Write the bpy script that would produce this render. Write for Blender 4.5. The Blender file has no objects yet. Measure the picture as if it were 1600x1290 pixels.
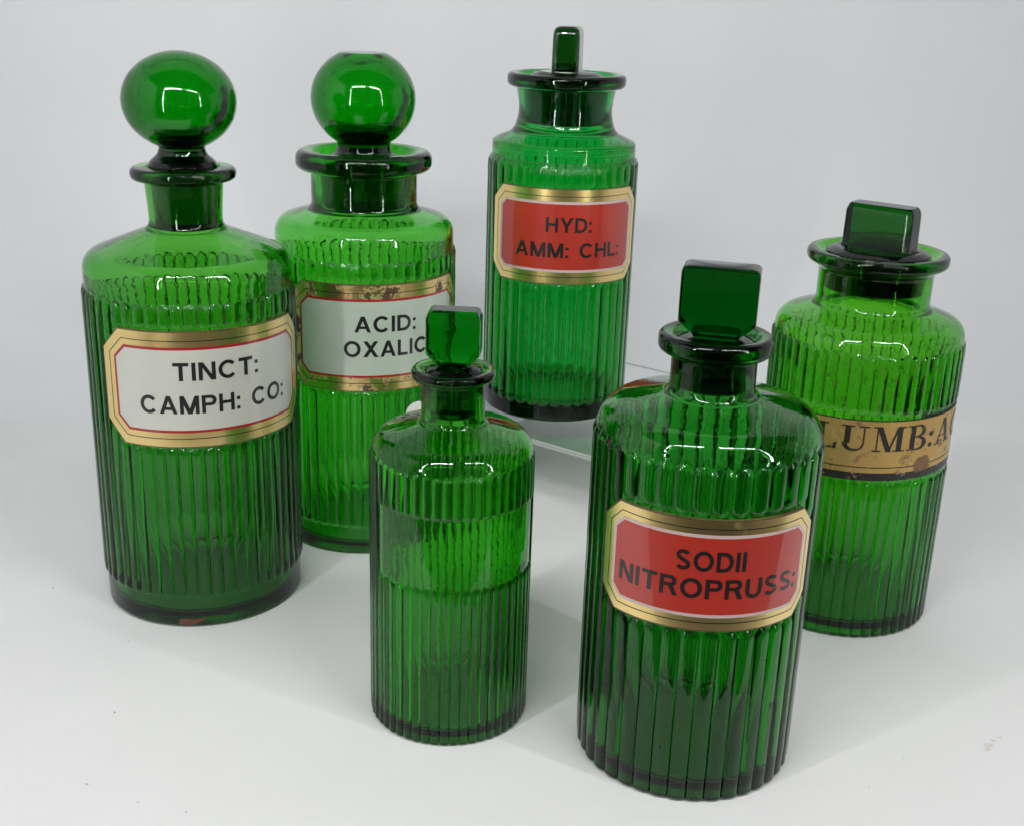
import bpy, math, random
import numpy as np
from mathutils import Matrix, Vector

S = bpy.context.scene
COL = S.collection
random.seed(7)

# ------------------------------------------------------------------ camera
cam = bpy.data.cameras.new("camera")
cam_o = bpy.data.objects.new("camera", cam)
COL.objects.link(cam_o)
FW = Vector((0.0, 0.94289872, -0.33307957))
RT = Vector((0.99946715, 0.01087192, 0.0307768))
UP = Vector((-0.03264062, 0.33290208, 0.9423963))
m = Matrix((RT, UP, -FW)).transposed().to_4x4()
m.translation = Vector((0, 0, 0.30431))
cam_o.matrix_world = m
cam.sensor_fit = 'HORIZONTAL'
cam.sensor_width = 36.0
cam.lens = 36.0 * 1911.345 / 1600.0
cam.clip_start = 0.01
cam.clip_end = 50
S.camera = cam_o

# ------------------------------------------------------------------ world: the dim room in front of the open light tent
W = bpy.data.worlds.new("World")
S.world = W
W.use_nodes = True
W.node_tree.nodes['Background'].inputs[0].default_value = (0.06, 0.062, 0.067, 1)
W.node_tree.nodes['Background'].inputs[1].default_value = 1.0

# ------------------------------------------------------------------ lamps: LED strips round the open front of the tent
YAW = math.radians(9.0)
EU = Vector((math.cos(YAW), math.sin(YAW), 0))      # along the back wall
EV = Vector((-math.sin(YAW), math.cos(YAW), 0))     # into the tent
FL = Vector((-0.315, 0.165, 0))                     # front left corner of the tent
TW, TD, TH = 0.86, 0.635, 0.60                      # lit front width, depth of the flat floor, height
FRONT = 0.10                                        # front edge of the white floor sheet


def strip(name, p0, p1, aim, width, power, leds):
    L = bpy.data.lights.new(name, 'AREA')
    L.shape = 'RECTANGLE'
    ln = (p1 - p0).length
    L.size, L.size_y = width, ln
    L.energy = power
    L.color = (1.0, 0.99, 0.982)
    # a row of separate diodes along the strip
    L.use_nodes = True
    nt = L.node_tree
    em = nt.nodes['Emission']
    geo = nt.nodes.new('ShaderNodeNewGeometry')
    sep = nt.nodes.new('ShaderNodeSeparateXYZ')
    nt.links.new(geo.outputs['Parametric'], sep.inputs[0])
    fr = nt.nodes.new('ShaderNodeMath')
    fr.operation = 'PINGPONG'
    fr.inputs[1].default_value = .5
    mu = nt.nodes.new('ShaderNodeMath')
    mu.operation = 'MULTIPLY'
    mu.inputs[1].default_value = leds
    nt.links.new(sep.outputs['Y'], mu.inputs[0])
    nt.links.new(mu.outputs[0], fr.inputs[0])
    mr = nt.nodes.new('ShaderNodeMapRange')
    mr.inputs['From Min'].default_value = .18
    mr.inputs['From Max'].default_value = .32
    mr.inputs['To Min'].default_value = .25
    mr.inputs['To Max'].default_value = 1.75
    nt.links.new(fr.outputs[0], mr.inputs['Value'])
    nt.links.new(mr.outputs[0], em.inputs['Strength'])
    o = bpy.data.objects.new(name, L)
    COL.objects.link(o)
    y = (p1 - p0).normalized()
    c = (p0 + p1) / 2
    z = -(aim - c)
    z = (z - y * z.dot(y)).normalized()
    x = y.cross(z)
    mm = Matrix((x, y, z)).transposed().to_4x4()
    mm.translation = c
    o.matrix_world = mm
    return o


ctr = FL + EU * TW * 0.5 + EV * TD * 0.62 + Vector((0, 0, 0.10))
Lp = Vector((-0.285, 0.140, 0))
Rp = Vector((0.410, 0.200, 0))
P_SIDE, P_TOP = .80, 1.74
strip("led_strip_side", Lp + Vector((0, 0, .11)), Lp + Vector((0, 0, .54)), ctr, .012, P_SIDE, 34)
strip("led_strip_side", Rp + Vector((0, 0, .11)), Rp + Vector((0, 0, .54)), ctr, .012, P_SIDE, 34)
aim_top = FL + EU * TW * .5 + EV * TD + Vector((0, 0, .25))
top = Vector((0, 0, TH - .015))
dx = Rp - Lp
strip("led_strip_top", Lp + dx * .02 + top, Lp + dx * .42 + top, aim_top, .030, P_TOP, 22)
strip("led_strip_top", Lp + dx * .58 + top, Lp + dx * .98 + top, aim_top, .030, P_TOP, 22)

# ------------------------------------------------------------------ render look
S.view_settings.view_transform = 'Standard'
S.view_settings.look = 'None'
S.view_settings.exposure = 0.0
S.view_settings.gamma = 1.0
cy = S.cycles
cy.max_bounces = 28
cy.transmission_bounces = 28
cy.glossy_bounces = 10
cy.diffuse_bounces = 6
cy.volume_bounces = 0
cy.transparent_max_bounces = 16
cy.caustics_reflective = True
cy.caustics_refractive = True
cy.blur_glossy = 0.4
cy.sample_clamp_indirect = 5.0
cy.use_denoising = True
try:
    cy.denoiser = 'OPENIMAGEDENOISE'
    cy.denoising_input_passes = 'RGB_ALBEDO_NORMAL'
except Exception:
    pass


# ------------------------------------------------------------------ materials
def nodes(name):
    mt = bpy.data.materials.new(name)
    mt.use_nodes = True
    nt = mt.node_tree
    nt.nodes.clear()
    out = nt.nodes.new('ShaderNodeOutputMaterial')
    return mt, nt, out


def N(nt, typ, **kw):
    n = nt.nodes.new(typ)
    for k, v in kw.items():
        if k.startswith('i_'):
            n.inputs[k[2:].replace('_', ' ')].default_value = v
        else:
            setattr(n, k, v)
    return n


def principled(name, col, rough=.5, metal=0, coat=0, spec=.5, noise=None, bump=None, coat_rough=.05):
    mt, nt, out = nodes(name)
    b = N(nt, 'ShaderNodeBsdfPrincipled')
    b.inputs['Base Color'].default_value = (*col, 1)
    b.inputs['Roughness'].default_value = rough
    b.inputs['Metallic'].default_value = metal
    b.inputs['Coat Weight'].default_value = coat
    b.inputs['Coat Roughness'].default_value = coat_rough
    b.inputs['Specular IOR Level'].default_value = spec
    nt.links.new(b.outputs[0], out.inputs[0])
    tc = N(nt, 'ShaderNodeTexCoord')
    if noise:
        col2, sc, lo, hi = noise
        nz = N(nt, 'ShaderNodeTexNoise')
        nz.inputs['Scale'].default_value = sc
        nz.inputs['Detail'].default_value = 6
        nz.inputs['Roughness'].default_value = .65
        nt.links.new(tc.outputs['Object'], nz.inputs['Vector'])
        mr = N(nt, 'ShaderNodeMapRange')
        mr.inputs['From Min'].default_value = lo
        mr.inputs['From Max'].default_value = hi
        nt.links.new(nz.outputs[0], mr.inputs['Value'])
        mx = N(nt, 'ShaderNodeMix', data_type='RGBA')
        mx.inputs[6].default_value = (*col, 1)
        mx.inputs[7].default_value = (*col2, 1)
        nt.links.new(mr.outputs[0], mx.inputs[0])
        nt.links.new(mx.outputs[2], b.inputs['Base Color'])
        if metal:
            m2 = N(nt, 'ShaderNodeMath', operation='MULTIPLY_ADD')
            m2.inputs[1].default_value = -metal
            m2.inputs[2].default_value = metal
            nt.links.new(mr.outputs[0], m2.inputs[0])
            nt.links.new(m2.outputs[0], b.inputs['Metallic'])
            m3 = N(nt, 'ShaderNodeMath', operation='MULTIPLY_ADD')
            m3.inputs[1].default_value = .5
            m3.inputs[2].default_value = rough
            nt.links.new(mr.outputs[0], m3.inputs[0])
            nt.links.new(m3.outputs[0], b.inputs['Roughness'])
    if bump:
        sc, st, dist = bump
        nz = N(nt, 'ShaderNodeTexNoise')
        nz.inputs['Scale'].default_value = sc
        nz.inputs['Detail'].default_value = 4
        nt.links.new(tc.outputs['Object'], nz.inputs['Vector'])
        bp = N(nt, 'ShaderNodeBump')
        bp.inputs['Strength'].default_value = st
        bp.inputs['Distance'].default_value = dist
        nt.links.new(nz.outputs[0], bp.inputs['Height'])
        nt.links.new(bp.outputs[0], b.inputs['Normal'])
    return mt


def glass(name, absorb, rough=0.0, bump=(90, .25, .0006), ior=1.46, grime=None):
    """clear glass; the green comes from absorption in the thickness of the wall (per metre)"""
    mt, nt, out = nodes(name)
    g = N(nt, 'ShaderNodeBsdfGlass')
    g.inputs['Color'].default_value = (1, 1, 1, 1)
    g.inputs['Roughness'].default_value = rough
    g.inputs['IOR'].default_value = ior
    nt.links.new(g.outputs[0], out.inputs['Surface'])
    if bump:
        tc = N(nt, 'ShaderNodeTexCoord')
        nz = N(nt, 'ShaderNodeTexNoise')
        nz.inputs['Scale'].default_value = bump[0]
        nz.inputs['Detail'].default_value = 3
        nt.links.new(tc.outputs['Object'], nz.inputs['Vector'])
        bp = N(nt, 'ShaderNodeBump')
        bp.inputs['Strength'].default_value = bump[1]
        bp.inputs['Distance'].default_value = bump[2]
        nt.links.new(nz.outputs[0], bp.inputs['Height'])
        nt.links.new(bp.outputs[0], g.inputs['Normal'])
    if grime:
        # brown residue caught in the mould pattern, between two heights
        z0, z1, amt = grime
        tc = N(nt, 'ShaderNodeTexCoord')
        mp = N(nt, 'ShaderNodeMapping')
        mp.inputs['Scale'].default_value = (1, 1, .45)
        nt.links.new(tc.outputs['Object'], mp.inputs['Vector'])
        nz = N(nt, 'ShaderNodeTexNoise')
        nz.inputs['Scale'].default_value = 420
        nz.inputs['Detail'].default_value = 5
        nz.inputs['Roughness'].default_value = .7
        nt.links.new(mp.outputs[0], nz.inputs['Vector'])
        mr = N(nt, 'ShaderNodeMapRange')
        mr.inputs['From Min'].default_value = .56
        mr.inputs['From Max'].default_value = .70
        mr.inputs['To Max'].default_value = amt
        nt.links.new(nz.outputs[0], mr.inputs['Value'])
        sp = N(nt, 'ShaderNodeSeparateXYZ')
        nt.links.new(tc.outputs['Object'], sp.inputs[0])
        up = N(nt, 'ShaderNodeMapRange')
        up.inputs['From Min'].default_value = z0 - .004
        up.inputs['From Max'].default_value = z0 + .004
        nt.links.new(sp.outputs['Z'], up.inputs['Value'])
        dn = N(nt, 'ShaderNodeMapRange')
        dn.inputs['From Min'].default_value = z1 + .002
        dn.inputs['From Max'].default_value = z1 - .004
        nt.links.new(sp.outputs['Z'], dn.inputs['Value'])
        m1 = N(nt, 'ShaderNodeMath', operation='MULTIPLY')
        m2 = N(nt, 'ShaderNodeMath', operation='MULTIPLY')
        nt.links.new(mr.outputs[0], m1.inputs[0]); nt.links.new(up.outputs[0], m1.inputs[1])
        nt.links.new(m1.outputs[0], m2.inputs[0]); nt.links.new(dn.outputs[0], m2.inputs[1])
        df = N(nt, 'ShaderNodeBsdfDiffuse')
        df.inputs[0].default_value = (.10, .07, .03, 1)
        mx = N(nt, 'ShaderNodeMixShader')
        nt.links.new(m2.outputs[0], mx.inputs[0])
        nt.links.new(g.outputs[0], mx.inputs[1])
        nt.links.new(df.outputs[0], mx.inputs[2])
        nt.links.new(mx.outputs[0], out.inputs['Surface'])
    if absorb:
        d = max(absorb) * 1.001
        v = N(nt, 'ShaderNodeVolumeAbsorption')
        v.inputs['Color'].default_value = tuple(1 - a / d for a in absorb) + (1,)
        v.inputs['Density'].default_value = d
        nt.links.new(v.outputs[0], out.inputs['Volume'])
    return mt


M = {}
# absorption per metre (R, G, B) of each bottle's glass
ABS = {
    'A': (320, 84, 430), 'B': (300, 54, 390), 'C': (500, 74, 300),
    'D': (380, 86, 480), 'E': (400, 96, 400), 'F': (300, 70, 500),
}
STOP = {
    'A': (600, 90, 460), 'B': (560, 76, 440), 'C': (420, 85, 240),
    'D': (520, 95, 420), 'E': (560, 165, 380), 'F': (450, 140, 430),
}
GRIME = {'A': (.148, .163, .5), 'B': (.150, .168, .55), 'C': (.03, .088, .22), 'D': (.0, .12, .15), 'F': (.112, .146, .65)}
for k in ABS:
    M['glass' + k] = glass('green_glass_' + k.lower(), ABS[k], grime=GRIME.get(k))
    M['ground' + k] = glass('ground_green_glass_' + k.lower(), ABS[k], rough=.07, bump=(500, .15, .0002))
    M['stop' + k] = glass('stopper_glass_' + k.lower(), STOP[k], bump=(60, .07, .0006))
    M['plug' + k] = glass('stopper_ground_glass_' + k.lower(), STOP[k], rough=.07, bump=(500, .15, .0002))
M['pressed'] = glass('pressed_green_glass', STOP['D'], bump=(70, .10, .0022))
M['acrylic'] = glass('clear_acrylic', (3, 1.2, 2), bump=None, ior=1.49)
mt, nt, out = nodes('sawn_acrylic_edge')
_d = N(nt, 'ShaderNodeBsdfDiffuse'); _d.inputs[0].default_value = (.86, .87, .86, 1)
_t = N(nt, 'ShaderNodeBsdfTranslucent'); _t.inputs[0].default_value = (.86, .87, .86, 1)
_m = N(nt, 'ShaderNodeMixShader'); nt.links.new(_d.outputs[0], _m.inputs[1]); nt.links.new(_t.outputs[0], _m.inputs[2])
nt.links.new(_m.outputs[0], out.inputs[0])
M['acrylic_edge'] = mt
M['gold'] = principled('gold_leaf', (1.0, .76, .30), .30, 1, .8, noise=((.85, .60, .20), 60, .62, 1.25), bump=(35, .12, .001))
M['gold_worn'] = principled('worn_gold_leaf', (1.0, .74, .30), .28, 1, .8, noise=((.07, .045, .02), 75, .50, .57), bump=(60, .15, .001))
M['gold_old'] = principled('old_gold_leaf', (.60, .39, .13), .42, .7, .25, noise=((.13, .075, .03), 130, .54, .68), bump=(160, .25, .0006))
M['black'] = principled('black_paint', (.012, .011, .011), .35, 0, .6)
M['black_worn'] = principled('worn_black_paint', (.014, .012, .010), .45, 0, .2, noise=((.30, .21, .09), 240, .60, .66))
M['red'] = principled('red_paint', (.46, .028, .015), .4, 0, 1, noise=((.40, .028, .016), 30, .4, .7))
M['crimson'] = principled('crimson_paint', (.33, .006, .014), .4, 0, 1)
M['pink'] = principled('pale_pink_paint', (.60, .46, .44), .45, 0, 1)
M['white'] = principled('white_enamel', (.53, .535, .48), .4, 0, 1, noise=((.46, .465, .41), 25, .4, .75))
M['white_green'] = principled('greenish_white_enamel', (.45, .52, .44), .4, 0, 1, noise=((.38, .46, .38), 25, .4, .75))
M['edge'] = principled('brown_label_edge', (.075, .045, .02), .4, 0, .5, noise=((.16, .10, .04), 90, .4, .7))
M['sticker'] = principled('white_paper', (.80, .80, .78), .7)
M['mark'] = principled('brick_red_paint', (.20, .045, .03), .6, noise=((.12, .03, .02), 300, .4, .7))
M['stain'] = principled('brown_paper_scuff', (.16, .08, .035), .7, noise=((.28, .17, .08), 220, .4, .7))
M['floor'] = principled('white_vinyl', (.82, .826, .825), .55, 0, 0, .35, noise=((.78, .788, .787), 6, .4, .7), bump=(5, .06, .02))
M['wall'] = principled('white_backdrop', (.80, .808, .825), .6, 0, 0, .3, noise=((.775, .785, .805), 4, .4, .7), bump=(7, .05, .02))
M['table'] = principled('dark_table', (.05, .047, .045), .6)
M['tent'] = principled('white_tent_fabric', (.87, .88, .89), .8, 0, 0, .2)
M['speck'] = principled('dark_lint', (.40, .38, .35), .9)
M['speck_tan'] = principled('tan_stain', (.70, .67, .62), .9)


# ------------------------------------------------------------------ mesh helpers
def link(o, parent=None):
    COL.objects.link(o)
    if parent:
        o.parent = parent
    return o


def mesh_obj(name, verts, faces, mats, parent=None, smooth=True, sharp=None, matidx=None):
    me = bpy.data.meshes.new(name)
    me.from_pydata([tuple(v) for v in verts], [], faces)
    for mt in (mats if isinstance(mats, (list, tuple)) else [mats]):
        me.materials.append(mt)
    if matidx is not None:
        me.polygons.foreach_set('material_index', np.asarray(matidx, dtype=np.int32))
    me.polygons.foreach_set('use_smooth', np.full(len(me.polygons), smooth))
    if sharp is not None:
        me.set_sharp_from_angle(angle=math.radians(sharp))
    me.update()
    return link(bpy.data.objects.new(name, me), parent)


def fillet(pts, seg=6):
    """polyline of (r, z[, fillet radius]) in mm -> smooth polyline"""
    out = []
    P = [np.array(p[:2], float) for p in pts]
    for i, p in enumerate(pts):
        f = p[2] if len(p) > 2 else 0
        if f == 0 or i == 0 or i == len(pts) - 1:
            out.append(P[i]); continue
        a, b = P[i - 1] - P[i], P[i + 1] - P[i]
        la, lb = np.hypot(*a), np.hypot(*b)
        a, b = a / la, b / lb
        ang = math.acos(max(-1, min(1, float(a @ b))))
        t = min(f / math.tan(ang / 2), la * .49, lb * .49)
        f = t * math.tan(ang / 2)
        c = P[i] + (a + b) / np.hypot(*(a + b)) * (f / math.sin(ang / 2))
        s, e = P[i] + a * t, P[i] + b * t
        a0 = math.atan2(*(s - c)[::-1]); a1 = math.atan2(*(e - c)[::-1])
        dlt = (a1 - a0 + math.pi) % (2 * math.pi) - math.pi
        n = max(2, int(abs(dlt) / math.radians(12)) + 1) if seg else 2
        for k in range(n + 1):
            aa = a0 + dlt * k / n
            out.append(c + f * np.array([math.cos(aa), math.sin(aa)]))
    return out


def refine(pl, zdense, coarse=9.0):
    """split the long vertical runs of an outer wall so rib ends get rows; zdense: list of (z0, z1, step)"""
    out = [pl[0]]
    for a, b in zip(pl[:-1], pl[1:]):
        if abs(a[0] - b[0]) < 1e-6 and abs(b[1] - a[1]) > 2:
            zs = set()
            lo, hi = min(a[1], b[1]), max(a[1], b[1])
            z = lo
            while z < hi:
                zs.add(round(z, 3)); z += coarse
            for z0, z1, st in zdense:
                z = max(z0, lo)
                while z < min(z1, hi):
                    zs.add(round(z, 3)); z += st
            zs = sorted(q for q in zs if lo + .2 < q < hi - .2)
            if b[1] < a[1]:
                zs = zs[::-1]
            out += [np.array([a[0], q]) for q in zs]
        out.append(b)
    return out


def wobble(seed):
    rg = np.random.RandomState(seed)
    K = [(rg.randint(1, 7), rg.uniform(20, 120), rg.uniform(0, 6.28), rg.uniform(.3, 1)) for _ in range(9)]

    def f(phi, z):
        s = 0
        for k, kz, p, a in K:
            s = s + a * np.sin(k * phi + z * kz * .001 * 6.28 / 1.0 + p)
        return s / 9.0
    return f


def revolve(name, prof, ncol, mats, parent, radial=None, split=None, sharp=None, angles=None):
    """prof: list of (r, z) mm from bottom pole to top/inner pole; radial(phi, r, z, i) -> dr in mm"""
    phi = np.arange(ncol) * 2 * math.pi / ncol if angles is None else angles
    ncol = len(phi)
    rows, verts, faces, mi = [], [], [], []
    for i, (r, z) in enumerate(prof):
        if r < 1e-4:
            rows.append(len(verts)); verts.append((0, 0, z / 1000)); continue
        rr = np.full(ncol, r)
        if radial is not None:
            rr = rr + radial(phi, r, z, i)
        st = len(verts)
        rows.append(np.arange(st, st + ncol))
        verts += list(zip(rr * np.sin(phi) / 1000, -rr * np.cos(phi) / 1000, np.full(ncol, z / 1000)))
    for i in range(len(prof) - 1):
        a, b = rows[i], rows[i + 1]
        mid = split(prof[i], prof[i + 1], i) if split else 0
        if np.isscalar(a) and np.isscalar(b):
            continue
        if np.isscalar(a):
            for k in range(ncol):
                faces.append((a, int(b[(k + 1) % ncol]), int(b[k]))); mi.append(mid)
        elif np.isscalar(b):
            for k in range(ncol):
                faces.append((int(a[k]), int(a[(k + 1) % ncol]), b)); mi.append(mid)
        else:
            A, B = a.tolist(), b.tolist()
            for k in range(ncol):
                k1 = (k + 1) % ncol
                faces.append((A[k], A[k1], B[k1], B[k])); mi.append(mid)
    return mesh_obj(name, verts, faces, mats, parent, True, sharp, mi)


def rib_field(n, R, d, z0, z1, cut=None, fill=.97, phase=0.0, sharpness=1.0):
    """bump height of round-ended ribs standing on a cylinder of radius R-d; cut(phi_c) -> list of z gaps"""
    pitch = 2 * math.pi / n
    w = R * pitch / 2 * fill
    cen = phase + np.arange(n) * pitch
    cuts = [cut((c + math.pi) % (2 * math.pi) - math.pi) if cut else None for c in cen]
    rg = np.random.RandomState(n)
    amp = 1 + rg.uniform(-.12, .12, n)
    end = rg.uniform(-.35, .35, n)

    def f(phi, z):
        k = np.round((phi - phase) / pitch).astype(int) % n
        s = (phi - cen[k] + math.pi) % (2 * math.pi) - math.pi
        s = s * R
        h = np.zeros_like(phi)
        for j in range(len(phi)):
            kk = k[j]
            segs = [(z0, z1 + end[kk])]
            c = cuts[kk]
            if c:
                segs = [(z0, c[0]), (c[1], z1 + end[kk])]
            for a, b in segs:
                if b - a < w * .8 or z < a or z > b:
                    continue
                ww = min(w, (b - a) / 2)
                dz = max(0.0, z - (b - ww), (a + ww) - z) * w / ww
                q = math.hypot(s[j], dz) / w
                if q < 1:
                    h[j] = d * amp[kk] * (1 - q ** 2) ** (.5 * sharpness)
        return h
    return f, pitch


def octagon(ce, ha, hb, ch):
    """chamfered rectangle on the cylinder: centre (s, z), half sizes, chamfer; list of (s, z) mm"""
    s, z = ce
    return [(s - ha + ch, z - hb), (s + ha - ch, z - hb), (s + ha, z - hb + ch), (s + ha, z + hb - ch),
            (s + ha - ch, z + hb), (s - ha + ch, z + hb), (s - ha, z + hb - ch), (s - ha, z - hb + ch)]


SKEW = [0.0]


def on_cyl(s, z, R, Rref):
    p = s / Rref
    z = z + SKEW[0] * (s - 8)
    return (R * math.sin(p) / 1000, -R * math.cos(p) / 1000, z / 1000)


def sheet(name, poly, R, Rref, mat, parent, depth=0.0, step=1.5):
    """convex outline wrapped on the cylinder as a sheet or (depth > 0) a slab"""
    ss = [p[0] for p in poly]
    lo, hi = min(ss), max(ss)

    def span(s):
        zs = []
        for (a, b) in zip(poly, poly[1:] + poly[:1]):
            if abs(a[0] - b[0]) < 1e-9:
                if abs(s - a[0]) < 1e-6:
                    zs += [a[1], b[1]]
            elif min(a[0], b[0]) - 1e-9 <= s <= max(a[0], b[0]) + 1e-9:
                t = (s - a[0]) / (b[0] - a[0])
                zs.append(a[1] + t * (b[1] - a[1]))
        return min(zs), max(zs)
    cols = sorted(set([round(v, 5) for v in np.linspace(lo, hi, max(2, int((hi - lo) / step)))] + [round(q, 5) for q in ss]))
    cols[0], cols[-1] = lo, hi
    verts, faces = [], []
    for s in cols:
        a, b = span(s)
        verts += [on_cyl(s, a, R, Rref), on_cyl(s, b, R, Rref)]
    n = len(cols)
    for i in range(n - 1):
        faces.append((2 * i, 2 * i + 2, 2 * i + 3, 2 * i + 1))
    if depth:
        o = len(verts)
        for s in cols:
            a, b = span(s)
            verts += [on_cyl(s, a, R - depth, Rref), on_cyl(s, b, R - depth, Rref)]
        for i in range(n - 1):
            faces.append((o + 2 * i, o + 2 * i + 1, o + 2 * i + 3, o + 2 * i + 2))
            faces.append((2 * i, o + 2 * i, o + 2 * i + 2, 2 * i + 2))
            faces.append((2 * i + 1, 2 * i + 3, o + 2 * i + 3, o + 2 * i + 1))
        faces.append((0, 1, o + 1, o))
        e = 2 * (n - 1)
        faces.append((e, o + e, o + e + 1, e + 1))
    return mesh_obj(name, verts, faces, mat, parent, True, 35)


def ring(name, outer, inner, R, Rref, mat, parent, step=1.5):
    verts, faces = [], []
    n = len(outer)
    for i in range(n):
        a, b = outer[i], outer[(i + 1) % n]
        c, d = inner[i], inner[(i + 1) % n]
        k = max(1, int(math.hypot(a[0] - b[0], a[1] - b[1]) / step))
        for j in range(k):
            t = j / k
            verts.append(on_cyl(a[0] + (b[0] - a[0]) * t, a[1] + (b[1] - a[1]) * t, R, Rref))
            verts.append(on_cyl(c[0] + (d[0] - c[0]) * t, c[1] + (d[1] - c[1]) * t, R, Rref))
    L = len(verts) // 2
    for i in range(L):
        j = (i + 1) % L
        faces.append((2 * i, 2 * j, 2 * j + 1, 2 * i + 1))
    return mesh_obj(name, verts, faces, mat, parent, True)


# ------------------------------------------------------------------ lettering drawn from strokes (cap height = 1)
T = .19


def arc(cx, cy, rx, ry, a0, a1, n=22):
    return [(cx + rx * math.cos(math.radians(a0 + (a1 - a0) * i / n)), cy + ry * math.sin(math.radians(a0 + (a1 - a0) * i / n))) for i in range(n + 1)]


def bar(x0, y0, x1, y1):
    return ('q', [(x0, y0), (x1, y0), (x1, y1), (x0, y1)])


def dg(x0, y0, x1, y1, t):
    """diagonal stroke cut off level: x0/x1 are its left sides"""
    return ('q', [(x0, y0), (x0 + t, y0), (x1 + t, y1), (x1, y1)])


h = T / 2
SANS = {
    'T': (.74, [bar(0, 1 - T, .74, 1), bar(.37 - h, 0, .37 + h, 1 - T)]),
    'I': (T, [bar(0, 0, T, 1)]),
    'L': (.62, [bar(0, 0, T, 1), bar(T, 0, .62, T * .95)]),
    'H': (.80, [bar(0, 0, T, 1), bar(.80 - T, 0, .80, 1), bar(T, .44, .80 - T, .44 + T * .92)]),
    'N': (.80, [bar(0, 0, T, 1), bar(.80 - T, 0, .80, 1), dg(.80 - T - .03, 0, .01, 1, T + .02)]),
    'M': (.96, [bar(0, 0, T, 1), bar(.96 - T, 0, .96, 1), dg(.48 - h, 0, .0, 1, T + .03), dg(.48 - h, 0, .96 - T - .03, 1, T + .03)]),
    'A': (.90, [dg(0, 0, .36, 1, T + .01), dg(.90 - T - .01, 0, .365, 1, T + .01), bar(.21, .22, .69, .22 + T * .85)]),
    'X': (.86, [dg(0, 0, .63, 1, T + .05), dg(.645, 0, .02, 1, T + .05)]),
    'Y': (.84, [bar(.42 - h, 0, .42 + h, .42), dg(.42 - h - .01, .40, 0, 1, T + .02), dg(.42 - h - .01, .40, .655, 1, T + .02)]),
    'C': (.88, [('s', arc(.46, .5, .46 - h, .5 - h + .015, 40, 320, 30), T)]),
    'O': (.96, [('s', arc(.48, .5, .48 - h, .5 - h + .015, 0, 360, 36), T)]),
    'D': (.82, [bar(0, 0, T, 1), bar(T, 1 - T * .95, .38, 1), bar(T, 0, .38, T * .95), ('s', arc(.38, .5, .44 - h, .5 - h, -90, 90, 20), T)]),
    'P': (.74, [bar(0, 0, T, 1), bar(T, 1 - T * .9, .47, 1), bar(T, .41, .47, .41 + T * .9), ('s', arc(.47, .7 + .003, .27 - h, .295 - h, -90, 90, 16), T)]),
    'R': (.80, [bar(0, 0, T, 1), bar(T, 1 - T * .9, .49, 1), bar(T, .44, .49, .44 + T * .9), ('s', arc(.49, .718, .27 - h, .28 - h, -90, 90, 16), T),
                dg(.60, 0, .40, .46, T + .03)]),
    'S': (.74, [('s', arc(.37, .735, .33 - h + .01, .28 - h, 25, 235, 18) + [(.30, .535), (.44, .475)] + arc(.37, .27, .36 - h, .285 - h, 52, -155, 18), T * .98)]),
    'U': (.80, [bar(0, .38, T, 1), bar(.80 - T, .38, .80, 1), ('s', arc(.40, .385, .40 - h, .40 - h, 180, 360, 20), T)]),
    ':': (.18, [bar(0, 0, .18, .19), bar(0, .54, .18, .73)]),
}
K, F_ = .20, .055
SERIF = {
    'L': (.82, [bar(.12, 0, .12 + K, 1), bar(0, 0, .78, F_), bar(0, 1 - F_, .45, 1), ('q', [(.50, F_), (.78, F_), (.80, .27), (.76, .27)])]),
    'U': (1.0, [bar(.12, .30, .12 + K, 1), bar(0, 1 - F_, .45, 1), bar(.76, .32, .76 + F_, 1), bar(.63, 1 - F_, .96, 1),
                ('v', arc(.465, .32, .32, .29, 180, 360, 22), [(0, K * .95), (.5, .10), (1, F_)])]),
    'M': (1.18, [bar(.13, 0, .13 + F_, 1), bar(0, 0, .32, F_), bar(0, 1 - F_, .24, 1), dg(.50, .0, .11, 1, K), dg(.55, 0, .86, 1, F_ + .02),
                 bar(.86, 0, .86 + K, 1), bar(.75, 0, 1.18, F_), bar(1.0, 1 - F_, 1.18, 1)]),
    'B': (.84, [bar(.10, 0, .10 + K, 1), bar(0, 0, .45, F_), bar(0, 1 - F_, .42, 1), bar(.30, .50, .45, .50 + F_),
                ('v', arc(.42, .765, .24, .21, 90, -90, 18), [(0, F_), (.5, K * .85), (1, F_)]),
                ('v', arc(.44, .262, .28, .236, 90, -90, 18), [(0, F_), (.5, K), (1, F_)])]),
    'A': (.98, [dg(.09, 0, .42, 1, F_ + .01), dg(.66, 0, .38, 1, K), bar(.22, .30, .70, .30 + F_), bar(0, 0, .28, F_), bar(.56, 0, .98, F_)]),
    'C': (.80, [('v', arc(.44, .5, .36, .47, 42, 318, 26), [(0, F_), (.5, K), (1, F_)]), bar(.70, .70, .74, .98)]),
    ':': (.2, [('s', arc(.1, .10, .05, .05, 0, 360, 12), .10), ('s', arc(.1, .55, .05, .05, 0, 360, 12), .10)]),
}


def strokes_to_polys(pieces):
    for p in pieces:
        if p[0] == 'q':
            yield p[1]
        else:
            pl = p[1]
            n = len(pl)
            closed = math.hypot(pl[0][0] - pl[-1][0], pl[0][1] - pl[-1][1]) < 1e-6
            L, Rr = [], []
            for i in range(n):
                a = pl[i - 1] if i > 0 else (pl[-2] if closed else pl[0])
                b = pl[i + 1] if i < n - 1 else (pl[1] if closed else pl[-1])
                tx, ty = b[0] - a[0], b[1] - a[1]
                l = math.hypot(tx, ty) or 1
                if p[0] == 's':
                    w = p[2]
                else:
                    t = i / (n - 1)
                    w = np.interp(t, [q[0] for q in p[2]], [q[1] for q in p[2]])
                nx, ny = -ty / l * w / 2, tx / l * w / 2
                L.append((pl[i][0] + nx, pl[i][1] + ny)); Rr.append((pl[i][0] - nx, pl[i][1] - ny))
            for i in range(n - 1):
                yield [Rr[i], Rr[i + 1], L[i + 1], L[i]]


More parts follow.
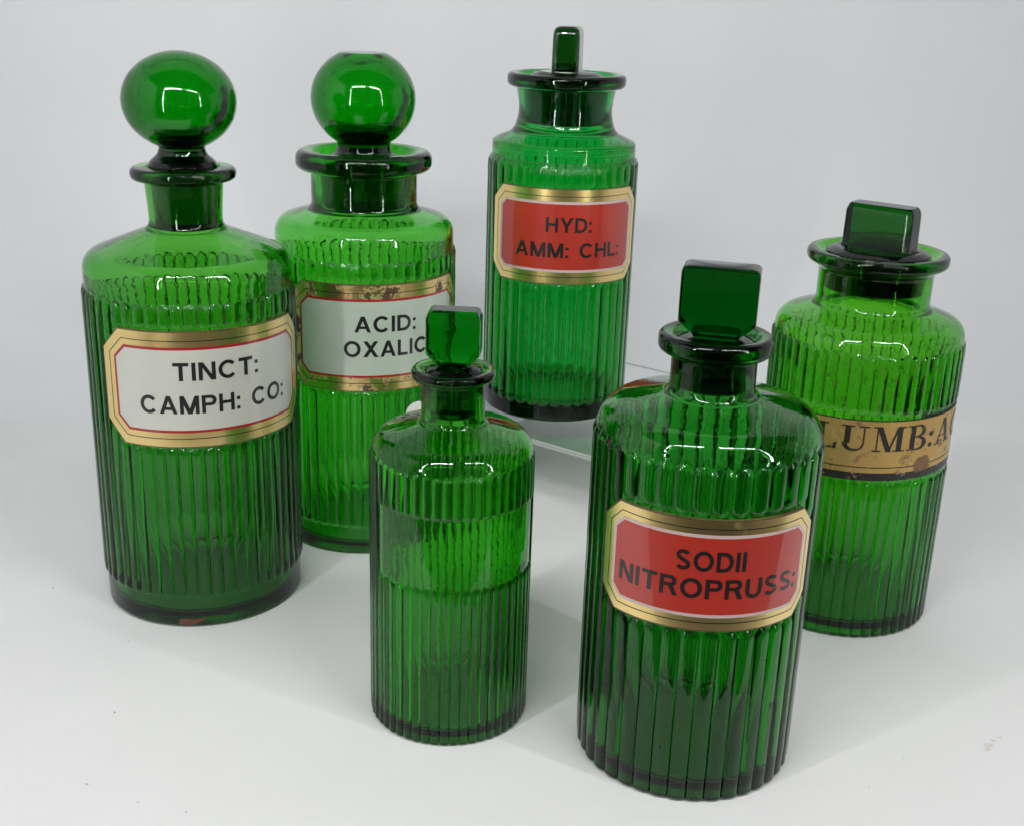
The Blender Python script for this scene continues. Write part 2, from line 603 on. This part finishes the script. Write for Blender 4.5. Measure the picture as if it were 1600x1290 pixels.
def lettering(name, lines, R, Rref, mat, parent, font=SANS):
    """lines: (text, s_left, s_right, z_base, cap height): text is spread to fill s_left..s_right (mm)"""
    verts, faces = [], []
    lay = 0
    for text, s0, s1, zb, cap in lines:
        gap, word = (.13, .55) if font is SANS else (.10, .5)
        wid = 0
        for i, ch in enumerate(text):
            wid += word if ch == ' ' else font[ch][0] + (gap if i < len(text) - 1 else 0)
        kx = (s1 - s0) / wid
        x = s0
        for ch in text:
            if ch == ' ':
                x += word * kx; continue
            w, pieces = font[ch]
            for j, p in enumerate(pieces):
                rr = R + .012 * j
                for q in strokes_to_polys([p]):
                    q = [(x + a * kx, zb + b * cap) for a, b in q]
                    nx = max(1, int(max(abs(q[1][0] - q[0][0]), abs(q[2][0] - q[3][0])) / .9))
                    ny = max(1, int(abs(q[3][0] - q[0][0]) / .9))
                    st = len(verts)
                    for v in range(ny + 1):
                        tv = v / ny
                        for u in range(nx + 1):
                            tu = u / nx
                            s = (q[0][0] * (1 - tu) + q[1][0] * tu) * (1 - tv) + (q[3][0] * (1 - tu) + q[2][0] * tu) * tv
                            z = (q[0][1] * (1 - tu) + q[1][1] * tu) * (1 - tv) + (q[3][1] * (1 - tu) + q[2][1] * tu) * tv
                            verts.append(on_cyl(s, z, rr, Rref))
                    for v in range(ny):
                        for u in range(nx):
                            a = st + v * (nx + 1) + u
                            faces.append((a, a + 1, a + nx + 2, a + nx + 1))
            x += (w + gap) * kx
    return mesh_obj(name, verts, faces, mat, parent, True)


# ------------------------------------------------------------------ bottles
def bottle_root(loc, label):
    o = bpy.data.objects.new('apothecary_bottle', None)
    o.empty_display_size = .03
    o.location = loc
    o['label'] = label
    o['category'] = 'bottle'
    o['group'] = 'green ribbed glass apothecary bottles'
    return link(o)


def glass_body(key, parent, outer, inner, ribs, zdense, seed, neck_z, ncol_per=10, wob=.14):
    n, R, d, z0, z1, cut, fill = ribs
    f, pitch = rib_field(n, R, d, z0, z1, cut, fill)
    o = refine(fillet(outer), zdense)
    i = fillet(inner)
    i = refine(i, [], 12)
    prof = o + i
    no = len(o)
    wb = wobble(seed)
    wi = wobble(seed + 50)

    def radial(phi, r, z, idx):
        dr = np.zeros_like(phi)
        if idx < no:
            if r > R * .86 and z <= z1 + 1:
                k = min(1.0, max(0.0, (r - R * .86) / (R - d - R * .86)))
                dr = f(phi, z) * k
            dr = dr + wb(phi, z) * wob * (1 if r > 8 else 0)
        else:
            if z < neck_z:
                dr = dr + wi(phi, z) * .35 * min(1, max(0, (r - 4) / 20)) * min(1, (neck_z - z) / 12)
        return dr

    def split(a, b, idx):
        return 1 if (idx > no and min(a[1], b[1]) > neck_z - 1) else 0
    t = np.linspace(-math.pi / 2, math.pi / 2, ncol_per + 1)[:-1]
    ang = (np.arange(n)[:, None] * pitch + np.sin(t)[None, :] * pitch / 2).ravel()
    return revolve('glass_body', prof, 0, [M['glass' + key], M['ground' + key]], parent, radial, split, 48, ang)


def lathe_stopper(key, parent, prof, zg0, zg1, seed, hollow):
    """hollow: (radius, half height, centre z) of the air bubble blown inside the ball"""
    wb = wobble(seed)
    o = revolve('stopper', fillet(prof), 96, [M['stop' + key], M['plug' + key]], parent,
                lambda phi, r, z, i: wb(phi, z * 3) * .10 * min(1, r / 10),
                lambda a, b, i: 1 if (zg0 < min(a[1], b[1]) and max(a[1], b[1]) < zg1) else 0)
    ra, rb, zc = hollow
    pr = [(0, zc + rb)] + [(ra * math.cos(a), zc + rb * math.sin(a)) for a in np.linspace(1.5, -1.5, 40)] + [(0, zc - rb)]
    t = revolve('stopper_cavity', pr, 96, [M['stop' + key]], parent, lambda phi, r, z, i: wb(phi, z * 2) * .5 * min(1, r / 10))
    import bmesh
    bm = bmesh.new()
    bm.from_mesh(o.data)
    bm.from_mesh(t.data)
    bm.to_mesh(o.data)
    bm.free()
    me = t.data
    bpy.data.objects.remove(t)
    bpy.data.meshes.remove(me)
    return o


def block_stopper(mats, parent, lathe, block, rot, zg0, zg1, cx=0, cy=0, n=144, sharp=28):
    """lathe: (r, z) profile up to the disc under the block; block: (half width, half depth, corner, z) sections; closed loft"""
    verts, faces, mi = [], [], []
    th = [2 * math.pi * (k + .5) / n for k in range(n)]
    prof = fillet(lathe)
    secs = []
    for (r, z) in prof:
        secs.append((z, [(r * math.sin(t), -r * math.cos(t)) for t in th]))
    nl = len(secs)

    def rrect(a, b, c, t):
        # superposed rounded rectangle hit by a ray at angle t
        dx, dy = math.sin(t), -math.cos(t)
        lo, hi = 0, a + b
        for _ in range(34):
            mm = (lo + hi) / 2
            x, y = abs(dx * mm), abs(dy * mm)
            qx, qy = max(0, x - (a - c)), max(0, y - (b - c))
            inside = (x <= a and y <= b and math.hypot(qx, qy) <= c) if (qx > 0 and qy > 0) else (x <= a and y <= b)
            if inside:
                lo = mm
            else:
                hi = mm
        return dx * lo, dy * lo
    cr, sr = math.cos(rot), math.sin(rot)
    # ray angles chosen so that the corners are hit
    for (a, b, c, z) in block:
        pts = []
        for t in th:
            # warp angle so vertices crowd at the corners of this block
            x, y = rrect(a, b, min(c, a * .98, b * .98), t)
            pts.append((cx + x * cr - y * sr, cy + x * sr + y * cr))
        secs.append((z, pts))
    for i, (z, pts) in enumerate(secs):
        if i < nl and prof[i][0] < 1e-4:
            continue
    rows = []
    for i, (z, pts) in enumerate(secs):
        if i == 0 and prof[0][0] < 1e-4:
            rows.append(len(verts)); verts.append((0, 0, z / 1000)); continue
        st = len(verts)
        rows.append(list(range(st, st + n)))
        verts += [(x / 1000, y / 1000, z / 1000) for x, y in pts]
    for i in range(len(rows) - 1):
        a, b = rows[i], rows[i + 1]
        g = 1 if (i < nl - 1 and zg0 < prof[i][1] and prof[i + 1][1] < zg1) else 0
        for k in range(n):
            k1 = (k + 1) % n
            if isinstance(a, int):
                faces.append((a, b[k1], b[k]))
            else:
                faces.append((a[k], a[k1], b[k1], b[k]))
            mi.append(g)
    faces.append(tuple(rows[-1])); mi.append(0)
    return mesh_obj('stopper', verts, faces, mats, parent, True, sharp, mi)


def offset(o, t):
    """octagon spec (centre, ha, hb, ch) grown inwards by t"""
    ce, ha, hb, ch = o
    return (ce, ha - t, hb - t, ch - t * .586)


def octa_cut(o, Rref, margin=.8):
    """gap in the ribs behind a chamfered label"""
    (sc, zc), ha, hb, ch = o

    def cut(p):
        s = abs(((p * Rref - sc) + math.pi * Rref) % (2 * math.pi * Rref) - math.pi * Rref)
        if s > ha + margin:
            return None
        hz = hb - max(0, s - (ha - ch))
        return (zc - hz - margin, zc + hz + margin)
    return cut


def glass_label(parent, spec, R, Rref, gold, line_at, border_w, border_mat, panel_mat, lines, plate_depth=1.3):
    pl = sheet('label_plate', octagon(*spec), R, Rref, M['edge'], parent, plate_depth)
    sheet('gold_border', octagon(*offset(spec, .55)), R + .06, Rref, gold, pl)
    ring('border_line', octagon(*offset(spec, line_at)), octagon(*offset(spec, line_at + .38)), R + .12, Rref, M['black'], pl)
    inner = offset(spec, line_at + border_w[0])
    ring('coloured_border', octagon(*inner), octagon(*offset(inner, border_w[1])), R + .18, Rref, border_mat, pl)
    sheet('label_panel', octagon(*offset(inner, border_w[1] - .02)), R + .15, Rref, panel_mat, pl)
    lettering('lettering', lines, R + .26, Rref, M['black'], pl)
    return pl


def slab_glass(key):
    return [M['stop' + key], M['plug' + key]]


def deg(R, a):
    return R * math.radians(a)


# ---- bottle with white label TINCT: CAMPH: CO:
def bottle_a():
    R = 50.0
    root = bottle_root((-.1582, .5785, .0003), 'tall bottle labelled TINCT: CAMPH: CO:, ball stopper on a narrow neck')
    spec = ((deg(R, 26.5), 122.5), 56.5, 27.8, 10.5)
    outer = [(0, 1.8), (36, 1.5, 2), (42, 0, 1.5), (48.9, 0, 2.6), (48.9, 176.5, 9), (17.0, 189, 5), (17.3, 198, 20), (18.3, 210.6, 1.6),
             (24.4, 211.4, 2.4), (24.4, 217.0, 2.6), (17.0, 217.2, 1.2)]
    inner = [(16.0, 214), (14.5, 192), (15.2, 187.2, 3), (46.6, 173.8, 8), (44.6, 150, 30), (44.2, 95, 40), (42.8, 5, 5), (0, 4.2)]
    glass_body('A', root, outer, inner, (52, R, 1.35, 16, 162, octa_cut(spec, R), .95),
               [(12, 22, .5), (157, 166, .35), (86, 99, .5), (146, 156, .6), (0, 6, 1)], 3, 189, 10, .2)
    lathe_stopper('A', root, [(0, 190.5), (12.5, 190.5, 1), (14.3, 191.5), (15.8, 216.0), (15.9, 217.9, .8), (14.8, 219.8, 1.2), (11.6, 222.6, 2.5), (10.6, 225.2, .8)] +
                  [(26.1 * math.cos(a), 246.9 + 22.4 * math.sin(a)) for a in np.linspace(-1.14, 1.52, 34)] + [(0, 269.3)], 191, 217, 11, (19.5, 16.5, 247.5))
    glass_label(root, spec, R, R, M['gold'], 4.3, (3.1, 1.25), M['crimson'], M['white'],
                [('TINCT:', deg(R, 4), deg(R, 50), 127.2, 8.6), ('CAMPH: CO:', deg(R, -14.5), deg(R, 69), 111.4, 8.6)])
    # brick red paint left on the foot
    mk = [(deg(R, -1.5), 1.6), (deg(R, 5), 1.2), (deg(R, 12), 3.6), (deg(R, 15), 5.2), (deg(R, 7), 4.4), (deg(R, -1.5), 4.6)]
    vs = [on_cyl(s, z, 49.15 - (.35 if z < 2 else 0), R) for s, z in mk]
    mesh_obj('paint_mark', vs, [tuple(range(len(vs)))], M['mark'], root)


# ---- bottle with white label ACID: OXALIC
def bottle_b():
    R = 49.7
    root = bottle_root((-.0840, .6647, .0003), 'wide necked bottle labelled ACID: OXALIC, with a flat topped ball stopper')
    spec = ((deg(R, 19.5), 124.6), 56, 29, 9.5)
    outer = [(0, 1.8), (36, 1.5, 2), (42, 0, 1.5), (48.6, 0, 2.6), (48.6, 179.5, 9.5), (28.6, 185.5, 4.5), (28.6, 205.4, 2), (36.6, 205.8, 5), (36.6, 216.3, 5),
             (27.6, 216.0, 3), (25.4, 210.5, 1.5)]
    inner = [(24.9, 209), (23.4, 186), (25.5, 184.0, 2), (46.3, 176.6, 8), (44.4, 152, 30), (44.0, 5, 5), (0, 4.2)]
    glass_body('B', root, outer, inner, (50, R, 1.35, 16, 164.3, octa_cut(spec, R), .95),
               [(12, 22, .5), (159, 168, .35), (88, 98, .5), (150, 158, .6)], 5, 186, 10, .2)
    lathe_stopper('B', root, [(0, 185), (21.5, 185, 1), (22.95, 186.2), (24.55, 209.2), (23.6, 210.8, 1.2), (15.2, 214.6, 3), (14.2, 218.4, .8)] +
                  [(27.7 * math.cos(a), 242.6 + 26.0 * math.sin(a)) for a in np.linspace(-1.03, 1.13, 34)] + [(10.5, 266.2, .6), (0, 265.9)], 186, 209, 13, (21.0, 19.0, 243.0))
    glass_label(root, spec, R, R, M['gold_worn'], 4.4, (3.4, 1.2), M['crimson'], M['white_green'],
                [('ACID:', deg(R, .5), deg(R, 39), 128.3, 8.6), ('OXALIC', deg(R, -6), deg(R, 47.5), 114.9, 8.6)])
    # small round white sticker
    c = (deg(R, 40), 81.6)
    vs = [on_cyl(c[0] + 6.6 * math.cos(t) / math.cos(.7) * .8, c[1] + 6.0 * math.sin(t), 50.25, R) for t in np.linspace(0, 2 * math.pi, 40, endpoint=False)]
    vs.append(on_cyl(c[0], c[1], 50.3, R))
    mesh_obj('round_sticker', vs, [(k, (k + 1) % 40, 40) for k in range(40)], M['sticker'], root)


# ---- bottle with red label HYD: AMM: CHL:
def bottle_c():
    R = 46.9
    root = bottle_root((.0267, .7702, .0428), 'bottle labelled HYD: AMM: CHL: on the clear riser, upright slab stopper seen edge on')
    spec = ((deg(R, 4.0), 117.6), 54, 28.8, 9)
    outer = [(0, 1.6), (36, 1.4, 2), (41, 0, 1.5), (45.7, 0, 2.4), (45.7, 159.6, 1), (44.4, 160.8, 1), (44.4, 169.5, 3.5), (31.5, 175.0, 9), (27.9, 187, 26), (30.4, 201, 2),
             (36.3, 201.6, 4), (36.3, 209.6, 4), (30.2, 209.4, 3), (27.6, 205.5, 2)]
    inner = [(26.6, 204), (25.7, 181), (25.4, 176, 4), (40.4, 166.5, 6), (41.6, 10, 6), (0, 9)]
    glass_body('C', root, outer, inner, (38, R, 1.15, 10.5, 158.3, octa_cut(spec, R), .95),
               [(8, 16, .5), (145, 159.4, .4), (80, 92, .5)], 9, 180, 12)
    block_stopper(slab_glass('C'), root,
                  [(0, 179), (23.5, 179, 1), (25.45, 180), (26.3, 203.8), (25.4, 206, 1.5), (20, 209.2, 6), (18.5, 209.9)],
                  [(16.6, 8.4, 2.0, 210.1), (16.2, 8.2, 3.0, 211.2), (16.0, 8.0, 3.0, 230), (15.7, 7.7, 3.0, 233.2), (14.6, 6.9, 3, 235.6), (13, 5.4, 2.6, 236.6)],
                  math.radians(82.5), 180, 204)
    glass_label(root, spec, R, R, M['gold'], 4.4, (3.1, 1.6), M['pink'], M['red'],
                [('HYD:', deg(R, -12.5), deg(R, 21.5), 120.6, 8.9), ('AMM: CHL:', deg(R, -36), deg(R, 47.5), 105.3, 8.9)])


# ---- small plain bottle
def bottle_d():
    R = 34.4
    root = bottle_root((-.0241, .4718, .0003), 'smallest bottle, no label, with a smooth band round its ribs and a square stopper')
    outer = [(0, 1.4), (26, 1.2, 2), (30, 0, 1.2), (33.4, 0, 1.6), (33.4, 127.8, 8.5), (13.0, 133.6, 3), (13.1, 151.4, 1.6), (17.2, 151.8, 2), (17.2, 156.2, 1.8),
             (12.6, 155.6, 1.5)]
    inner = [(11.0, 153.5), (9.6, 137), (11, 131.8, 3), (31.0, 124.8, 7), (29.8, 105, 30), (29.6, 4.5, 4), (0, 3.6)]

    def cut(p):
        p = (p - math.radians(14) + math.pi) % (2 * math.pi) - math.pi
        return (72.2, 103) if abs(p) < math.radians(74) else None
    glass_body('D', root, outer, inner, (51, R, 1.0, -6, 121.2, cut, .95),
               [(0, 5, 1), (66, 74, .4), (101, 107, .4), (116, 123, .35)], 15, 136)
    block_stopper([M['pressed'], M['plugD']], root,
                  [(0, 136.5), (8.2, 136.5, .8), (9.3, 137.5), (10.8, 153.2), (11.4, 154.6, .8), (9.6, 156.2, 1.2), (7.2, 157.2, .8)],
                  [(6.6, 5.2, 1.5, 157.8), (7.6, 5.4, .9, 158.8), (10.7, 5.6, .7, 162.2), (10.9, 5.7, .7, 163), (10.9, 5.7, .7, 177.0), (10.0, 5.2, .7, 179.6), (8.8, 4.2, .6, 180.4)],
                  math.radians(-4), 137, 153.4)


# ---- bottle with red label SODII NITROPRUSS:
def bottle_e():
    R = 45.0
    root = bottle_root((.0770, .4504, .0003), 'squat bottle labelled SODII NITROPRUSS:, wide ribs and a thick square slab stopper')
    spec = ((deg(R, -1.8), 99.4), 47, 22.8, 8)
    outer = [(0, 1.8), (34, 1.5, 2), (39, 0, 1.5), (43.5, 0, 1.8), (43.7, 12), (43.7, 150.3, 10.5), (16.5, 156.6, 4), (16.4, 171.8, 2), (22.0, 173.2, 2.6), (22.0, 180.4, 3.4),
             (16.8, 179.8, 2), (15.0, 176.5, 1)]
    inner = [(14.5, 176), (13.5, 159), (14, 154.6, 3), (41.0, 147.8, 9), (39.8, 130, 30), (39.5, 80, 40), (38.2, 5, 5), (0, 4.2)]
    glass_body('E', root, outer, inner, (38, R, 1.3, -6, 142.0, octa_cut(spec, R, .9), .985),
               [(0, 5, 1), (67, 80, .5), (120, 127, .6), (136, 145, .35)], 21, 158, 12, .2)
    block_stopper(slab_glass('E'), root,
                  [(0, 158.5), (12, 158.5, .8), (13.3, 159.5), (14.3, 175.8), (14.6, 177.4, .8), (11, 178.2, 1), (8.6, 178.2, .5)],
                  [(7.6, 6.0, 1.2, 178.6), (8.6, 6.6, .8, 179.4), (14.3, 7.0, .8, 184.6), (14.6, 7.1, .8, 185.6), (14.6, 7.1, .8, 204.0), (14.2, 6.9, .8, 205.2), (13.3, 6.2, .8, 206.0), (12.2, 5.6, .8, 206.3)],
                  math.radians(-13), 159, 176)
    glass_label(root, spec, R, R, M['gold'], 3.5, (2.4, 1.3), M['pink'], M['red'],
                [('SODII', deg(R, -19.5), deg(R, 14), 101.6, 8.0), ('NITROPRUSS:', deg(R, -49), deg(R, 45.5), 90.4, 8.0)])
    for a, z, sz in ((42, 38, 1.5), (17, 36, .9), (-20, 22, .6), (33, 60, .5)):
        air_bubble(root, 'E', math.radians(a), z, 41.2, sz)


def air_bubble(root, key, phi, z, r, size):
    vs, fs = [], []
    c = Vector((r * math.sin(phi), -r * math.cos(phi), z))
    nu, nv = 12, 7
    for j in range(nv):
        a = math.pi * (j + .5) / nv
        for i in range(nu):
            b = 2 * math.pi * i / nu
            vs.append((c + Vector((size * .7 * math.sin(a) * math.cos(b), size * .5 * math.sin(a) * math.sin(b), size * math.cos(a)))) / 1000)
    for j in range(nv - 1):
        for i in range(nu):
            k = (i + 1) % nu
            fs.append((j * nu + i, j * nu + k, (j + 1) * nu + k, (j + 1) * nu + i))
    fs.append(tuple(range(nu - 1, -1, -1)))
    fs.append(tuple(range((nv - 1) * nu, nv * nu)))
    mesh_obj('air_bubble', vs, fs, M['glass' + key], root)


# ---- bottle with gold band LUMB:AC
def bottle_f():
    R = 46.6
    root = bottle_root((.1749, .5867, .0003), 'yellow green bottle wrapped in a worn gold band with black serif lettering')
    outer = [(0, 1.8), (35, 1.5, 2), (40, 0, 1.5), (45.5, 0, 2), (45.5, 153.6, 9.5), (27.0, 160.2, 4), (27.3, 178, 4), (33.6, 181.4, 3), (33.6, 186.6, 2.4),
             (29.0, 186.4, 1.4), (26.6, 184.4, 1)]
    inner = [(24.6, 183.5), (23.2, 164), (24.5, 158.4, 3), (43.3, 151.0, 8), (42.2, 130, 30), (41.4, 85, 40), (39.8, 5, 5), (0, 4.2)]

    def cut(p):
        p = (p - math.radians(20) + math.pi) % (2 * math.pi) - math.pi
        return (83.2, 117.4) if abs(p) < math.radians(93) else None
    glass_body('F', root, outer, inner, (53, R, 1.05, -6, 146.0, cut, .95),
               [(0, 5, 1), (78, 87, .5), (113, 121, .5), (141, 149, .35)], 27, 163, 10, .2)
    block_stopper(slab_glass('F'), root,
                  [(0, 167.5), (22.1, 167.5, .8), (23.15, 168.3), (24.3, 183.2), (25.0, 185.6, 1), (21, 187.4, 4), (19, 187.6)],
                  [(17.0, 7.4, 1.2, 187.9), (16.8, 7.2, 2.2, 189), (16.6, 7.0, 2.2, 205.0), (15.8, 6.2, 2.0, 207.6), (15.0, 5.4, 1.8, 208.4)],
                  math.radians(-37), 168, 183.4)
    a0, a1 = deg(R, -72), deg(R, 112)
    Rl = 46.1
    SKEW[0] = .03                       # the band was put on slightly crooked
    band = sheet('label_band', [(a0, 85), (a1, 85), (a1, 115.2), (a0, 115.2)], Rl, R, M['black_worn'], root, .9)
    sheet('gold_panel', [(a0 + .3, 89), (a1 - .3, 89), (a1 - .3, 114.8), (a0 + .3, 114.8)], Rl + .06, R, M['gold_old'], band)
    sheet('border_line', [(a0 + .3, 91.5), (a1 - .3, 91.5), (a1 - .3, 92.0), (a0 + .3, 92.0)], Rl + .12, R, M['black_worn'], band)
    lettering('lettering', [('LUMB:', deg(R, -39.2), deg(R, 34), 100.0, 12.4), ('AC', deg(R, 36.5), deg(R, 69), 100.0, 12.4)], Rl + .18, R, M['black_worn'], band, SERIF)
    st = [(16.5, 85.6), (24.4, 86.2), (25.6, 91.0), (23.5, 93.6), (18, 92.8), (16.2, 90)]
    vs = [on_cyl(s + 2, z + 2.5, Rl + .32, R) for s, z in st]
    mesh_obj('brown_scuff', vs, [tuple(range(len(vs)))], M['stain'], band)
    SKEW[0] = 0.0


# ------------------------------------------------------------------ the light tent: floor sheet, backdrop and the white sides that bounce light
def tent():
    def P(u, v, z=0):
        return FL + EU * u + EV * v + Vector((0, 0, z))

    def strip_sheet(name, prof, u0, u1, mat, nu=41):
        vs, fs = [], []
        us = np.linspace(u0, u1, nu)
        for v, z in prof:
            for u in us:
                vs.append(P(u, v + .0035 * math.sin(u * 7 + .6) * min(1, max(0, (v - .55) / .1)), z))
        for q in range(len(prof) - 1):
            for i in range(nu - 1):
                a = q * nu + i
                fs.append((a, a + 1, a + nu + 1, a + nu))
        o = mesh_obj(name, vs, fs, mat)
        o['kind'] = 'structure'
    u0, u1 = -.10, 1.16
    # floor sheet, then the backdrop sweeping up from it
    strip_sheet('floor', [(v, 0) for v in (FRONT, .2, .3, .4, .5, .57, TD)], u0, u1, M['floor'])
    rc = .22
    sweep = [(TD, 0), (TD + .006, .0004)] + [(TD + rc * math.sin(a), rc * (1 - math.cos(a))) for a in np.linspace(.06, math.pi / 2, 22)] + [(TD + rc, .4), (TD + rc, TH)]
    strip_sheet('backdrop', sweep, u0, u1, M['wall'])

    def panel(name, corners, thick, mat):
        vs = list(corners) + [c + thick for c in corners]
        o = mesh_obj(name, vs, [(0, 1, 2, 3), (7, 6, 5, 4), (0, 4, 5, 1), (2, 6, 7, 3), (1, 5, 6, 2), (3, 7, 4, 0)], mat, None, False)
        o['kind'] = 'structure'
    b = TD + rc + .01
    panel('tent_wall', [P(u0 - .005, b, -.01), P(u0 - .005, 0, -.01), P(u0 - .005, 0, TH), P(u0 - .005, b, TH)], EU * -.004, M['tent'])
    panel('tent_wall', [P(u1 + .005, 0, -.01), P(u1 + .005, b, -.01), P(u1 + .005, b, TH), P(u1 + .005, 0, TH)], EU * .004, M['tent'])
    panel('tent_ceiling', [P(u0, .36, TH + .002), P(u0, b, TH + .002), P(u1, b, TH + .002), P(u1, .36, TH + .002)], Vector((0, 0, .004)), M['tent'])
    panel('tabletop', [P(-1.2, -1.0, -.012), P(2.2, -1.0, -.012), P(2.2, 1.1, -.012), P(-1.2, 1.1, -.012)], Vector((0, 0, -.03)), M['table'])


def riser():
    e = Vector((.811, -.585, 0)); n = Vector((.585, .811, 0))
    root = bpy.data.objects.new('acrylic_riser', None)
    c = e * -.395 + n * .6588
    root.location = c
    root['label'] = 'clear acrylic display riser under the bottle labelled HYD: AMM: CHL:'
    root['category'] = 'display stand'
    link(root)

    def slab(name, e0, e1, n0, n1, z0, z1, bev=.0012, sawn=False):
        import bmesh
        bm = bmesh.new()
        co = []
        for z in (z0, z1):
            for a, b in ((e0, n0), (e1, n0), (e1, n1), (e0, n1)):
                co.append(bm.verts.new(e * a + n * b + Vector((0, 0, z)) - c))
        for f in ((3, 2, 1, 0), (4, 5, 6, 7), (0, 1, 5, 4), (1, 2, 6, 5), (2, 3, 7, 6), (3, 0, 4, 7)):
            bm.faces.new([co[i] for i in f])
        bmesh.ops.recalc_face_normals(bm, faces=bm.faces[:])
        bmesh.ops.bevel(bm, geom=bm.edges[:], offset=bev, segments=2, affect='EDGES')
        me = bpy.data.meshes.new(name)
        bm.to_mesh(me); bm.free()
        me.materials.append(M['acrylic'])
        me.materials.append(M['acrylic_edge'])
        for p in me.polygons:
            p.material_index = 1 if sawn and abs(p.normal.z) < .95 else 0
        link(bpy.data.objects.new(name, me), root)
    slab('top_plate', -.490, -.300, .5705, .7472, .0391, .0425, .0014, True)
    slab('side_panel', -.4870, -.4836, .576, .742, .0004, .0389, .0006)
    slab('side_panel', -.3070, -.3036, .576, .742, .0004, .0389, .0006)


def lint():
    vs, fs = [], []
    spots = [(-.272, .588, 1.1), (-.235, .566, 1.3), (-.180, .515, .9), (-.168, .455, 1.6), (-.163, .405, 1.2), (-.140, .395, 1.0), (-.12, .39, .9), (-.19, .50, .6), (-.21, .52, .7),
             (.10, .405, .5), (.016, .745, .9), (.15, .42, .7), (.17, .44, .6)]
    for x, y, s in spots:
        a0 = random.uniform(0, 3.14)
        st = len(vs)
        for i in range(7):
            a = i / 7 * 6.283
            rx, ry = s * .0007 * random.uniform(.5, 1.1), s * .00035 * random.uniform(.6, 1.2)
            px, py = rx * math.cos(a), ry * math.sin(a)
            vs.append((x + px * math.cos(a0) - py * math.sin(a0), y + px * math.sin(a0) + py * math.cos(a0), .0002))
        fs.append(tuple(range(st, st + 7)))
    o = mesh_obj('lint', vs, fs, M['speck'], None, False); o['kind'] = 'stuff'
    vs, fs = [], []
    for x, y, s in [(.2100, .4520, 1.5), (.2135, .4555, 1.0), (.2170, .4580, .8), (.2085, .4490, 1.3)]:
        st = len(vs)
        for i in range(9):
            a = i / 9 * 6.283
            q = s * .001 * random.uniform(.6, 1.1)
            vs.append((x + 1.4 * q * math.cos(a), y + q * math.sin(a), .0002))
        fs.append(tuple(range(st, st + 9)))
    o = mesh_obj('floor_stain', vs, fs, M['speck_tan'], None, False); o['kind'] = 'stuff'


tent()
riser()
bottle_a()
bottle_b()
bottle_c()
bottle_d()
bottle_e()
bottle_f()
lint()
